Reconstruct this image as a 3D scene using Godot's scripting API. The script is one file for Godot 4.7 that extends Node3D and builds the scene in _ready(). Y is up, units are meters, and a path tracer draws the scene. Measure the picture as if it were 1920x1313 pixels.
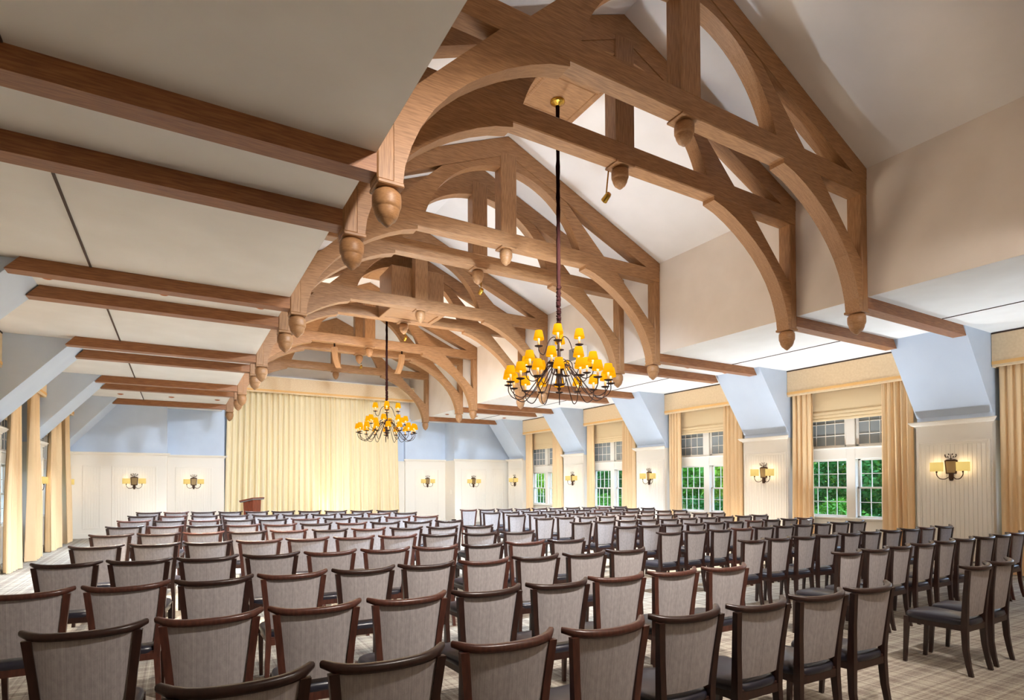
extends Node3D
# Hall coordinates: U across (x), Y up, D along the hall towards the stage (= -z).

const UC := 5.03          # ridge line of the nave
const HN := 3.645         # half width of the nave
const YA := 4.38          # flat ceiling over the aisles
const YN := 6.27          # top of the nave walls
const YR := 7.84          # ridge
const HS := 6.64          # half width where the sloping wall heads start
const HP := 7.70          # half width at the face of the wall piers
const HW := 8.05          # half width at the window walls
const DEND := 23.62
const DBACK := -3.6
const TRUSS := [4.51, 5.62, 8.66, 9.77, 12.84, 14.0, 17.09, 18.2, 21.37]
const TT := 0.22
const PIER := [5.13, 9.16, 13.2, 17.21, 21.45]
const BAY := [3.1, 7.22, 11.28, 15.38, 19.5]
const LPIER := [5.1, 9.4, 13.75, 17.7, 21.79]
const LBAY := [3.1, 7.25, 11.57, 15.72, 19.75]
const LEFT := 0.26         # the lectern-side wall stands this much farther out
const PIERH := 0.62
const ORD := ["first", "second", "third", "fourth", "fifth", "sixth", "seventh", "eighth", "ninth", "tenth"]

var M := {}
var names := {}
var rng := RandomNumberGenerator.new()

# ---------------------------------------------------------------- helpers
func P(u: float, y: float, d: float) -> Vector3:
	return Vector3(u, y, -d)

func numbered(called: String) -> String:
	var n: int = names.get(called, 0)
	names[called] = n + 1
	return called if n == 0 else "%s_%03d" % [called, n]

func tag(o: Node, label: String, category: String, group := "", kind := "") -> void:
	o.set_meta("label", label)
	o.set_meta("category", category)
	if group: o.set_meta("group", group)
	if kind: o.set_meta("kind", kind)

func thing(called: String, label: String, category: String, at := Vector3.ZERO, turn := 0.0, group := "", kind := "") -> Node3D:
	var o := Node3D.new()
	o.name = numbered(called)
	add_child(o)
	o.position = at
	o.rotation.y = turn
	tag(o, label, category, group, kind)
	return o

func S() -> SurfaceTool:
	var st := SurfaceTool.new()
	st.begin(Mesh.PRIMITIVE_TRIANGLES)
	st.set_smooth_group(-1)
	return st

func done(st: SurfaceTool) -> ArrayMesh:
	st.generate_normals()
	return st.commit()

func put(mesh: Mesh, called: String, mat: Material, parent: Node = null) -> MeshInstance3D:
	var o := MeshInstance3D.new()
	o.mesh = mesh
	o.material_override = mat
	if parent == null:
		o.name = numbered(called)
		add_child(o)
	else:
		o.name = called
		parent.add_child(o, true)
	return o

func obj(st: SurfaceTool, called: String, mat: Material, parent: Node = null) -> MeshInstance3D:
	return put(done(st), called, mat, parent)

func struct(st: SurfaceTool, called: String, mat: Material, label: String, category: String) -> MeshInstance3D:
	var o := obj(st, called, mat)
	tag(o, label, category, "", "structure")
	return o

func dup(o: Node3D, at: Vector3, turn: float, label: String, group := "") -> Node3D:
	var c: Node3D = o.duplicate()
	var base := String(o.name)
	c.name = numbered(base)
	add_child(c)
	c.position = at
	c.rotation.y = turn
	c.set_meta("label", label)
	if group: c.set_meta("group", group)
	return c

func tri(st: SurfaceTool, a: Vector3, b: Vector3, c: Vector3) -> void:
	st.add_vertex(a); st.add_vertex(b); st.add_vertex(c)

func quad(st: SurfaceTool, a: Vector3, b: Vector3, c: Vector3, d: Vector3) -> void:
	tri(st, a, b, c); tri(st, a, c, d)

# a box between two corners, optionally chamfered
func box(st: SurfaceTool, a: Vector3, b: Vector3, e := 0.0) -> void:
	var lo := Vector3(minf(a.x, b.x), minf(a.y, b.y), minf(a.z, b.z))
	var hi := Vector3(maxf(a.x, b.x), maxf(a.y, b.y), maxf(a.z, b.z))
	var c := (lo + hi) * 0.5
	var h := (hi - lo) * 0.5
	e = minf(e, minf(h.x, minf(h.y, h.z)) * 0.8)
	for ax in 3:
		var ay := (ax + 1) % 3
		var az := (ax + 2) % 3
		for s in [-1.0, 1.0]:
			var q := []
			for k in [[-1.0, -1.0], [1.0, -1.0], [1.0, 1.0], [-1.0, 1.0]]:
				var v := Vector3.ZERO
				v[ax] = s * h[ax]
				v[ay] = k[0] * (h[ay] - e)
				v[az] = k[1] * (h[az] - e)
				q.append(c + v)
			if s > 0: quad(st, q[3], q[2], q[1], q[0])
			else: quad(st, q[0], q[1], q[2], q[3])
	if e <= 0.0: return
	for ax in 3:
		var ay := (ax + 1) % 3
		var az := (ax + 2) % 3
		for s in [-1.0, 1.0]:
			for t in [-1.0, 1.0]:
				var q := []
				for k in [[-1.0, 0], [1.0, 0], [1.0, 1], [-1.0, 1]]:
					var v := Vector3.ZERO
					v[ax] = k[0] * (h[ax] - e)
					v[ay] = s * (h[ay] - (e if k[1] == 0 else 0.0))
					v[az] = t * (h[az] - (0.0 if k[1] == 0 else e))
					q.append(c + v)
				if s * t > 0: quad(st, q[0], q[1], q[2], q[3])
				else: quad(st, q[3], q[2], q[1], q[0])
	for sx in [-1.0, 1.0]:
		for sy in [-1.0, 1.0]:
			for sz in [-1.0, 1.0]:
				var v0 := c + Vector3(sx * h.x, sy * (h.y - e), sz * (h.z - e))
				var v1 := c + Vector3(sx * (h.x - e), sy * h.y, sz * (h.z - e))
				var v2 := c + Vector3(sx * (h.x - e), sy * (h.y - e), sz * h.z)
				if sx * sy * sz > 0: tri(st, v0, v2, v1)
				else: tri(st, v0, v1, v2)

# polygon in (x, y) pushed along z from z0 to z1
func prism(st: SurfaceTool, poly: PackedVector2Array, z0: float, z1: float, off := Vector3.ZERO) -> void:
	var idx := Geometry2D.triangulate_polygon(poly)
	for i in range(0, idx.size(), 3):
		var a := poly[idx[i]]; var b := poly[idx[i + 1]]; var c := poly[idx[i + 2]]
		if (b - a).cross(c - a) < 0:
			var t := b; b = c; c = t
		tri(st, off + Vector3(a.x, a.y, z1), off + Vector3(c.x, c.y, z1), off + Vector3(b.x, b.y, z1))
		tri(st, off + Vector3(a.x, a.y, z0), off + Vector3(b.x, b.y, z0), off + Vector3(c.x, c.y, z0))
	var n := poly.size()
	var cw := 0.0
	for i in n: cw += poly[i].cross(poly[(i + 1) % n])
	for i in n:
		var a := poly[i]; var b := poly[(i + 1) % n]
		if cw < 0:
			var t := a; a = b; b = t
		quad(st, off + Vector3(a.x, a.y, z0), off + Vector3(a.x, a.y, z1), off + Vector3(b.x, b.y, z1), off + Vector3(b.x, b.y, z0))

func lathe(st: SurfaceTool, prof: Array, seg: int, at := Vector3.ZERO) -> void:
	st.set_smooth_group(0)
	for i in prof.size() - 1:
		var p0: Vector2 = prof[i]
		var p1: Vector2 = prof[i + 1]
		for k in seg:
			var a0 := TAU * k / seg
			var a1 := TAU * (k + 1) / seg
			var q00 := at + Vector3(p0.x * cos(a0), p0.y, p0.x * sin(a0))
			var q01 := at + Vector3(p0.x * cos(a1), p0.y, p0.x * sin(a1))
			var q10 := at + Vector3(p1.x * cos(a0), p1.y, p1.x * sin(a0))
			var q11 := at + Vector3(p1.x * cos(a1), p1.y, p1.x * sin(a1))
			if p0.x > 0.0001: tri(st, q00, q01, q10)
			if p1.x > 0.0001: tri(st, q01, q11, q10)
	st.set_smooth_group(-1)

func tube(st: SurfaceTool, pts: Array, rad: Array, seg := 6) -> void:
	st.set_smooth_group(0)
	var rings := []
	var up := Vector3.UP
	for i in pts.size():
		var a: Vector3 = pts[maxi(i - 1, 0)]
		var b: Vector3 = pts[mini(i + 1, pts.size() - 1)]
		var t := (b - a).normalized()
		if absf(t.dot(up)) > 0.95: up = Vector3.RIGHT if absf(t.x) < 0.9 else Vector3.BACK
		var s := t.cross(up).normalized()
		var n := s.cross(t).normalized()
		up = n
		var ring := []
		var r: float = rad[mini(i, rad.size() - 1)]
		for k in seg:
			var an := TAU * k / seg
			ring.append(pts[i] + (s * cos(an) + n * sin(an)) * r)
		rings.append(ring)
	for i in rings.size() - 1:
		for k in seg:
			quad(st, rings[i][k], rings[i][(k + 1) % seg], rings[i + 1][(k + 1) % seg], rings[i + 1][k])
	st.set_smooth_group(-1)
	for k in range(1, seg - 1):
		tri(st, rings[0][0], rings[0][k + 1], rings[0][k])
		tri(st, rings[-1][0], rings[-1][k], rings[-1][k + 1])

func bez(ctrl: Array, n: int) -> Array:     # Catmull-Rom through the points
	var out := []
	for i in ctrl.size() - 1:
		var p0: Vector3 = ctrl[maxi(i - 1, 0)]
		var p1: Vector3 = ctrl[i]
		var p2: Vector3 = ctrl[i + 1]
		var p3: Vector3 = ctrl[mini(i + 2, ctrl.size() - 1)]
		for k in n:
			out.append(p1.cubic_interpolate(p2, p0, p3, float(k) / n))
	out.append(ctrl[-1])
	return out

# ---------------------------------------------------------------- materials
func mat(c: Color, rough := 0.7, metal := 0.0) -> StandardMaterial3D:
	var m := StandardMaterial3D.new()
	m.albedo_color = c
	m.roughness = rough
	m.metallic = metal
	return m

func noise(seed_: int, freq: float, oct := 4) -> FastNoiseLite:
	var n := FastNoiseLite.new()
	n.seed = seed_
	n.frequency = freq
	n.fractal_octaves = oct
	return n

# an image whose grey noise picks a colour between lo and hi
func tinted(n: FastNoiseLite, size: int, lo: Color, hi: Color, contrast := 1.0) -> ImageTexture:
	var g := n.get_seamless_image(size, size)
	var im := Image.create(size, size, false, Image.FORMAT_RGB8)
	for y in size:
		for x in size:
			var t := clampf((g.get_pixel(x, y).r - 0.5) * contrast + 0.5, 0.0, 1.0)
			im.set_pixel(x, y, lo.lerp(hi, t))
	im.generate_mipmaps()
	return ImageTexture.create_from_image(im)

func textured(tex: Texture2D, rough: float, scale: Vector3, world := true, normal: Texture2D = null, depth := 0.3) -> StandardMaterial3D:
	var m := StandardMaterial3D.new()
	m.albedo_texture = tex
	m.roughness = rough
	m.uv1_triplanar = true
	m.uv1_world_triplanar = world
	m.uv1_scale = scale
	if normal:
		m.normal_enabled = true
		m.normal_texture = normal
		m.normal_scale = depth
	return m

func c8(r: int, g: int, b: int) -> Color:
	return Color8(r, g, b)

func carpet_image() -> ImageTexture:
	var size := 512
	var im := Image.create(size, size, false, Image.FORMAT_RGB8)
	var n := noise(7, 0.05, 3)
	var g := n.get_seamless_image(size, size)
	var base := c8(160, 153, 140)
	var dark := c8(96, 82, 78)
	var light := c8(206, 199, 184)
	# stripes of the plaid: position, width (of 512), colour, strength
	var st := [[0, 74, dark, 0.30], [22, 16, dark, 0.55], [104, 14, light, 0.5], [132, 13, dark, 0.5], [178, 60, light, 0.22], [262, 15, dark, 0.5], [292, 12, light, 0.5],
		[322, 66, dark, 0.28], [346, 15, light, 0.45], [414, 13, dark, 0.5], [440, 44, light, 0.22], [494, 12, dark, 0.45]]
	var line := []
	for i in size:
		var d := 0.0
		var l := 0.0
		for s in st:
			if i >= s[0] and i < s[0] + s[1]:
				if s[2] == dark: d = maxf(d, s[3])
				else: l = maxf(l, s[3])
		line.append([d, l])
	for y in size:
		for x in size:
			var weave := (x + y) % 4 < 2
			var c := base
			var a: Array = line[x] if weave else line[y]
			var b: Array = line[y] if weave else line[x]
			c = c.lerp(dark, clampf(a[0] * 0.9 + b[0] * 0.45, 0.0, 0.85))
			c = c.lerp(light, clampf(a[1] * 0.9 + b[1] * 0.45, 0.0, 0.85))
			var t := g.get_pixel(x, y).r - 0.5
			c = c.lerp(dark if t < 0 else light, absf(t) * 0.5)
			im.set_pixel(x, y, c)
	im.generate_mipmaps()
	return ImageTexture.create_from_image(im)

func weave_image(lo: Color, hi: Color, seed_: int) -> ImageTexture:
	var size := 256
	var r := RandomNumberGenerator.new()
	r.seed = seed_
	var n := noise(seed_, 0.03, 3)
	var g := n.get_seamless_image(size, size)
	var col := []
	for x in size: col.append(r.randf())
	var im := Image.create(size, size, false, Image.FORMAT_RGB8)
	for y in size:
		for x in size:
			var t: float = col[x] * 0.5 + r.randf() * 0.25 + g.get_pixel(x, y).r * 0.35 - 0.05
			im.set_pixel(x, y, lo.lerp(hi, clampf(t, 0, 1)))
	im.generate_mipmaps()
	return ImageTexture.create_from_image(im)

func make_materials() -> void:
	var grain := tinted(noise(3, 0.02, 5), 512, c8(134, 95, 60), c8(174, 130, 88), 1.2)
	var grain2 := tinted(noise(5, 0.02, 5), 512, c8(126, 78, 44), c8(164, 110, 66), 1.2)
	M.oak_x = textured(grain, 0.5, Vector3(0.35, 4.5, 4.5))
	M.oak_y = textured(grain, 0.5, Vector3(4.5, 0.35, 4.5))
	M.oak_knob = textured(grain, 0.5, Vector3(2.0, 9.0, 2.0))
	M.beam = textured(grain2, 0.5, Vector3(0.35, 4.5, 4.5))
	var plaster := tinted(noise(11, 0.01, 4), 256, c8(226, 222, 219), c8(234, 230, 228), 1.2)
	M.ceiling = textured(plaster, 0.85, Vector3(0.4, 0.4, 0.4))
	M.nave_wall = textured(tinted(noise(12, 0.01, 4), 256, c8(216, 206, 196), c8(224, 215, 206), 1.2), 0.85, Vector3(0.4, 0.4, 0.4))
	M.aisle = textured(tinted(noise(13, 0.01, 4), 256, c8(233, 230, 225), c8(240, 238, 234), 1.2), 0.85, Vector3(0.4, 0.4, 0.4))
	M.blue = textured(tinted(noise(14, 0.01, 4), 256, c8(196, 209, 227), c8(204, 217, 234), 1.2), 0.8, Vector3(0.4, 0.4, 0.4))
	M.cream = mat(c8(234, 227, 215), 0.45)
	M.seam = mat(c8(70, 50, 38), 0.7)
	M.carpet = textured(carpet_image(), 0.95, Vector3(1.0 / 0.52, 1.0 / 0.52, 1.0 / 0.52))
	M.curtain = mat(c8(244, 212, 166), 0.85)
	M.curtain.backlight_enabled = true
	M.curtain.backlight = Color(0.25, 0.2, 0.14)
	M.valance = textured(tinted(noise(15, 0.06, 3), 256, c8(232, 204, 164), c8(241, 215, 178), 1.3), 0.85, Vector3(1, 1, 1))
	M.band = mat(c8(240, 190, 120), 0.8)
	M.shade_cloth = mat(c8(238, 214, 172), 0.85)
	M.shade_cloth.backlight_enabled = true
	M.shade_cloth.backlight = Color(0.3, 0.26, 0.18)
	M.stage = mat(c8(242, 226, 188), 0.85)
	M.bronze = mat(c8(62, 40, 26), 0.45, 0.55)
	M.iron = mat(c8(34, 20, 13), 0.6)
	M.iron.metallic_specular = 0.15
	M.brass = mat(c8(190, 148, 62), 0.25, 1.0)
	M.sleeve = mat(c8(24, 9, 7), 0.95)
	M.sleeve.metallic_specular = 0.05
	M.candle = mat(c8(120, 90, 50), 0.6)
	M.candle.emission_enabled = true
	M.candle.emission = c8(255, 180, 70)
	M.candle.emission_energy_multiplier = 0.35
	M.amber = mat(c8(60, 34, 2), 0.9)
	M.amber.metallic_specular = 0.0
	M.amber.emission_enabled = true
	M.amber.emission = c8(255, 172, 10)
	M.amber.emission_energy_multiplier = 0.72
	M.linen_lit = mat(c8(120, 108, 70), 0.8)
	M.linen_lit.metallic_specular = 0.0
	M.linen_lit.emission_enabled = true
	M.linen_lit.emission = c8(255, 218, 128)
	M.linen_lit.emission_energy_multiplier = 0.62
	M.lens = mat(c8(255, 240, 215), 0.4)
	M.lens.emission_enabled = true
	M.lens.emission = c8(255, 236, 205)
	M.lens.emission_energy_multiplier = 2.0
	M.copper = mat(c8(196, 128, 92), 0.35, 0.8)
	M.glass = mat(Color(0.25, 0.3, 0.28, 0.06), 0.02)
	M.glass.metallic_specular = 0.25
	M.glass.transparency = BaseMaterial3D.TRANSPARENCY_ALPHA
	M.blind_glass = mat(c8(146, 152, 153), 0.03)
	M.chair_dark = textured(tinted(noise(21, 0.02, 4), 256, c8(38, 22, 18), c8(54, 32, 26), 1.5), 0.32, Vector3(6, 1.2, 6), false)
	M.chair_red = textured(tinted(noise(22, 0.02, 4), 256, c8(64, 36, 29), c8(86, 50, 40), 1.5), 0.32, Vector3(6, 1.2, 6), false)
	M.fabric = textured(weave_image(c8(124, 120, 121), c8(186, 179, 180), 4), 0.95, Vector3(4.0, 2.0, 4.0), false)
	M.vinyl = mat(c8(36, 36, 47), 0.3)
	M.lectern = textured(tinted(noise(23, 0.02, 5), 256, c8(98, 42, 24), c8(138, 66, 40), 1.6), 0.35, Vector3(6, 0.5, 6), false)
	M.grey_slab = mat(c8(120, 118, 118), 0.4)
	M.bark = mat(c8(92, 74, 56), 0.95)
	M.grass = textured(tinted(noise(31, 0.03, 4), 256, c8(36, 70, 14), c8(70, 104, 28), 1.5), 0.95, Vector3(0.5, 0.5, 0.5))
	M.roof_out = mat(c8(120, 112, 104), 0.9)
	M.plate = mat(c8(238, 232, 220), 0.4)
	for k in 3:
		var m := mat([c8(78, 138, 2), c8(38, 100, 6), c8(124, 160, 4)][k], 0.7)
		m.backlight_enabled = true
		m.backlight = [Color(0.3, 0.5, 0.05), Color(0.18, 0.42, 0.08), Color(0.4, 0.52, 0.06)][k] * 0.6
		m.cull_mode = BaseMaterial3D.CULL_DISABLED
		M["leaf%d" % k] = m

# ---------------------------------------------------------------- the room
func build_shell() -> void:
	var st := S()
	box(st, P(-4.0, -0.25, DBACK - 0.3), P(14.3, 0.0, DEND + 0.4))
	struct(st, "floor", M.carpet, "beige plaid carpet running under all the chairs", "floor")
	for s in [-1.0, 1.0]:
		var side: String = "left" if s < 0 else "right"
		var by: String = "lectern" if s < 0 else "window sconce"
		st = S()
		box(st, P(UC + s * (HN + 0.004), YA, DBACK), P(UC + s * 8.5, YA + 0.16, DEND))
		var words := "flat cream ceiling over the lectern-side aisle with oak beams" if s < 0 else "bright flat cream ceiling over the aisle beside the garden windows"
		var a := struct(st, "ceiling_" + side, M.aisle, words, "ceiling")
		# the track that runs along the aisle ceiling between the pairs of beams
		for k in 5:
			var d0: float = DBACK if k == 0 else TRUSS[k * 2 - 1] + TT
			var d1: float = TRUSS[k * 2]
			st = S()
			var w := 0.012 if s < 0 else 0.005
			box(st, P(UC + s * (5.97 if s < 0 else 5.87) - w, YA - 0.012, d0), P(UC + s * (5.97 if s < 0 else 5.87) + w, YA + 0.02, d1))
			obj(st, "track", M.seam, a)
		st = S()
		box(st, P(UC + s * HN, YA + 0.003, DBACK), P(UC + s * (HN + 0.14), YN + 0.2, DEND))
		struct(st, "wall_nave_" + side, M.nave_wall, "tall plain beige wall above the %s aisle ceiling" % ("lectern-side" if s < 0 else "window-side"), "wall")
		# sloping ceiling of the nave
		st = S()
		var q := PackedVector2Array([Vector2(0, YR), Vector2(s * (HN + 0.16), YN - 0.07), Vector2(s * (HN + 0.16), YN + 0.13), Vector2(0, YR + 0.2)])
		prism(st, q, -DEND, -DBACK, Vector3(UC, 0, 0))
		struct(st, "ceiling_slope_" + side, M.ceiling, "off-white sloping vaulted ceiling rising over the trusses, %s slope" % ("lectern-side" if s < 0 else "window-side"), "ceiling")
	# back wall behind the seats
	st = S()
	box(st, P(-3.7, 0, DBACK - 0.2), P(13.6, YR + 0.2, DBACK))
	struct(st, "wall_back", M.nave_wall, "plain beige wall behind the last row of chairs", "wall")
	# gable wall of the stage end
	st = S()
	box(st, P(UC - HN, 4.2, DEND), P(UC + HN, YR + 0.2, DEND + 0.2))
	struct(st, "wall_gable", M.ceiling, "pale gable wall above the stage curtain", "wall")
	st = S()
	box(st, P(UC - HN - 0.2, 0, DEND), P(UC + HN + 0.2, 4.2, DEND + 0.2))
	struct(st, "wall_stage", M.blue, "pale blue wall behind the stage curtain", "wall")
	for s in [-1.0, 1.0]:
		side_wall(s)
		end_wall(s)

# the outer wall with its window openings, built in strips between the windows
func side_wall(s: float) -> void:
	var side := "left" if s < 0 else "right"
	var st := S()
	var x0 := UC + s * (HW + (LEFT if s < 0 else 0.0))
	var x1 := x0 + s * 0.25
	var last := DBACK
	for k in 5:
		if s < 0 and k < 2: continue
		var c: float = BAY[k] if s > 0 else LBAY[k]
		box(st, P(x0, 0, last), P(x1, YA + 0.16, c - 1.17))
		box(st, P(x0, 0, c - 1.17), P(x1, 0.86, c + 1.17))
		box(st, P(x0, 3.32, c - 1.17), P(x1, YA + 0.16, c + 1.17))
		last = c + 1.17
	box(st, P(x0, 0, last), P(x1, YA + 0.16, DEND + 0.2))
	struct(st, "wall_" + side, M.cream, "cream wall with tall windows behind the peach curtains, %s" % ("lectern side" if s < 0 else "garden side"), "wall")

func raised_panel(st: SurfaceTool, u0: float, u1: float, y0: float, y1: float, z: float, w := 0.035) -> void:
	# moulding of a wall panel on a wall that faces +z, outline between the given edges
	for r in [[0.0, w, 0.018], [w, w * 1.8, 0.009]]:
		var a: float = r[0]
		var b: float = r[1]
		var t: float = r[2]
		box(st, Vector3(u0 + a, y0 + a, z), Vector3(u0 + b, y1 - a, z + t), 0.005)
		box(st, Vector3(u1 - b, y0 + a, z), Vector3(u1 - a, y1 - a, z + t), 0.005)
		box(st, Vector3(u0 + b, y1 - b, z), Vector3(u1 - b, y1 - a, z + t), 0.005)
		box(st, Vector3(u0 + b, y0 + a, z), Vector3(u1 - b, y0 + b, z + t), 0.005)

func beadboard(st: SurfaceTool, u0: float, u1: float, y0: float, y1: float, z: float, pitch := 0.072) -> void:
	var n := maxi(1, int(round((u1 - u0) / pitch)))
	var w := (u1 - u0) / n
	for k in n:
		var a := u0 + w * k
		box(st, Vector3(a + 0.0035, y0, z - 0.004), Vector3(a + w - 0.0035, y1, z + 0.006), 0.003)

func cornice(st: SurfaceTool, u0: float, u1: float, y: float, z: float) -> void:
	# crown moulding whose top is at y on a wall that faces +z
	var prof := PackedVector2Array([Vector2(-0.02, y), Vector2(0.10, y), Vector2(0.10, y - 0.022), Vector2(0.085, y - 0.028), Vector2(0.075, y - 0.05), Vector2(0.045, y - 0.075), Vector2(0.022, y - 0.085), Vector2(0.02, y - 0.11), Vector2(-0.02, y - 0.11)])
	for i in prof.size():
		var a := prof[i]
		var b := prof[(i + 1) % prof.size()]
		quad(st, Vector3(u0 - maxf(a.x, 0), a.y, z + a.x), Vector3(u1 + maxf(a.x, 0), a.y, z + a.x), Vector3(u1 + maxf(b.x, 0), b.y, z + b.x), Vector3(u0 - maxf(b.x, 0), b.y, z + b.x))
	for e in [0, 1]:
		var idx := Geometry2D.triangulate_polygon(prof)
		for i in range(0, idx.size(), 3):
			var v := []
			for k in 3:
				var p := prof[idx[i + k]]
				v.append(Vector3(u0 - maxf(p.x, 0) if e == 0 else u1 + maxf(p.x, 0), p.y, z + p.x))
			tri(st, v[0], v[1], v[2])

# the panelled end walls of the aisles beside the stage
func end_wall(s: float) -> void:
	var side := "left" if s < 0 else "right"
	var by := "lectern-side" if s < 0 else "window-side"
	var yc := 2.745
	var do := 22.4
	var di := 23.42
	var uo := -0.32 if s < 0 else 10.27            # edge between the outer and the inner piece
	var uw := UC + s * (HW + (LEFT if s < 0 else 0.0))
	var ui := 1.47 if s < 0 else 8.42              # inner end
	# wood panelling below, blue plaster above
	for p in [["outer", minf(uo, uw), maxf(uo, uw), do], ["inner", minf(ui, uo), maxf(ui, uo), di]]:
		var a: float = p[1]
		var b: float = p[2]
		var d: float = p[3]
		var root := thing("wall_end_%s_%s" % [side, p[0]], "cream panelled wall beside the stage, %s, %s piece with sconce" % [by, "projecting" if p[0] == "outer" else "set-back"], "wall", Vector3.ZERO, 0.0, "", "structure")
		var st := S()
		box(st, P(a, 0, d), P(b, yc - 0.05, DEND + 0.1))
		obj(st, "panelling", M.cream, root)
		st = S()
		box(st, P(a, yc - 0.05, d + 0.02), P(b, YA + 0.1, DEND + 0.1))
		obj(st, "plaster", M.blue, root)
		st = S()
		cornice(st, a, b, yc, -d)
		obj(st, "cornice", M.cream, root)
		st = S()
		box(st, P(a, 0, d), P(b, 0.16, d - 0.02), 0.006)
		obj(st, "baseboard", M.cream, root)
		var panels := []
		if p[0] == "outer": panels = [[-2.60, -2.12, 0.29, false], [-1.84, -0.60, 0.29, true]] if s < 0 else [[10.58, 11.77, 0.29, true], [12.09, 12.65, 0.29, false]]
		else: panels = [[-0.08, 1.08, 0.29, true]] if s < 0 else [[8.86, 9.96, 0.29, true]]
		for r in panels:
			st = S()
			raised_panel(st, r[0], r[1], r[2], 2.315, -d)
			obj(st, "panel_moulding", M.cream, root)
			st = S()
			beadboard(st, r[0] + 0.065, r[1] - 0.065, r[2] + 0.065, 2.25, -d)
			obj(st, "beadboard", M.cream, root)
	# cheek of the projecting piece carries a switch on the window side
	if s > 0:
		var st := S()
		box(st, P(uo - 0.012, 1.24, 22.78), P(uo + 0.005, 1.40, 22.88), 0.004)
		var o := obj(st, "wall_switch", M.plate)
		tag(o, "small white wall switch plate beside the set-back panelled wall", "switch")

# a wall pier between two windows; local +z points into the room
func pier(s: float, c: float, yc: float, label: String) -> void:
	var root := thing("wall_%s_pier" % ("left" if s < 0 else "right"), label, "wall", Vector3(UC + s * (HP + (LEFT if s < 0 else 0.0)), 0, -c), -s * PI / 2, "", "structure")
	var depth := HW - HP + 0.05
	var w := PIERH
	var st := S()
	box(st, Vector3(-w, 0, -depth), Vector3(w, yc - 0.05, 0))
	obj(st, "panelling", M.cream, root)
	# the sloping head: a prism across the pier from the cornice ledge up to the ceiling
	st = S()
	var t := HP - HS + (LEFT if s < 0 else 0.0)
	var prof := [Vector2(-0.03, yc + 0.09), Vector2(t, YA + 0.03), Vector2(-depth, YA + 0.03), Vector2(-depth, yc + 0.09)]
	for e in [-w, w]:
		quad(st, Vector3(e, prof[0].y, prof[0].x), Vector3(e, prof[1].y, prof[1].x), Vector3(e, prof[2].y, prof[2].x), Vector3(e, prof[3].y, prof[3].x))
	for i in 4:
		var a: Vector2 = prof[i]
		var b: Vector2 = prof[(i + 1) % 4]
		quad(st, Vector3(-w, a.y, a.x), Vector3(w, a.y, a.x), Vector3(w, b.y, b.x), Vector3(-w, b.y, b.x))
	obj(st, "sloping_head", M.blue, root)
	st = S()
	box(st, Vector3(-w, yc - 0.06, -depth), Vector3(w, yc + 0.1, -0.05))
	obj(st, "ledge", M.blue, root)
	st = S()
	cornice(st, -w, w, yc, 0.0)
	obj(st, "cornice", M.cream, root)
	st = S()
	box(st, Vector3(-w, 0, 0), Vector3(w, 0.16, 0.02), 0.006)
	obj(st, "baseboard", M.cream, root)
	st = S()
	raised_panel(st, -w + 0.03, w - 0.03, 0.29, yc - 0.4, 0.0)
	obj(st, "panel_moulding", M.cream, root)
	st = S()
	beadboard(st, -w + 0.095, w - 0.095, 0.355, yc - 0.465, 0.0)
	obj(st, "beadboard", M.cream, root)

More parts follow.
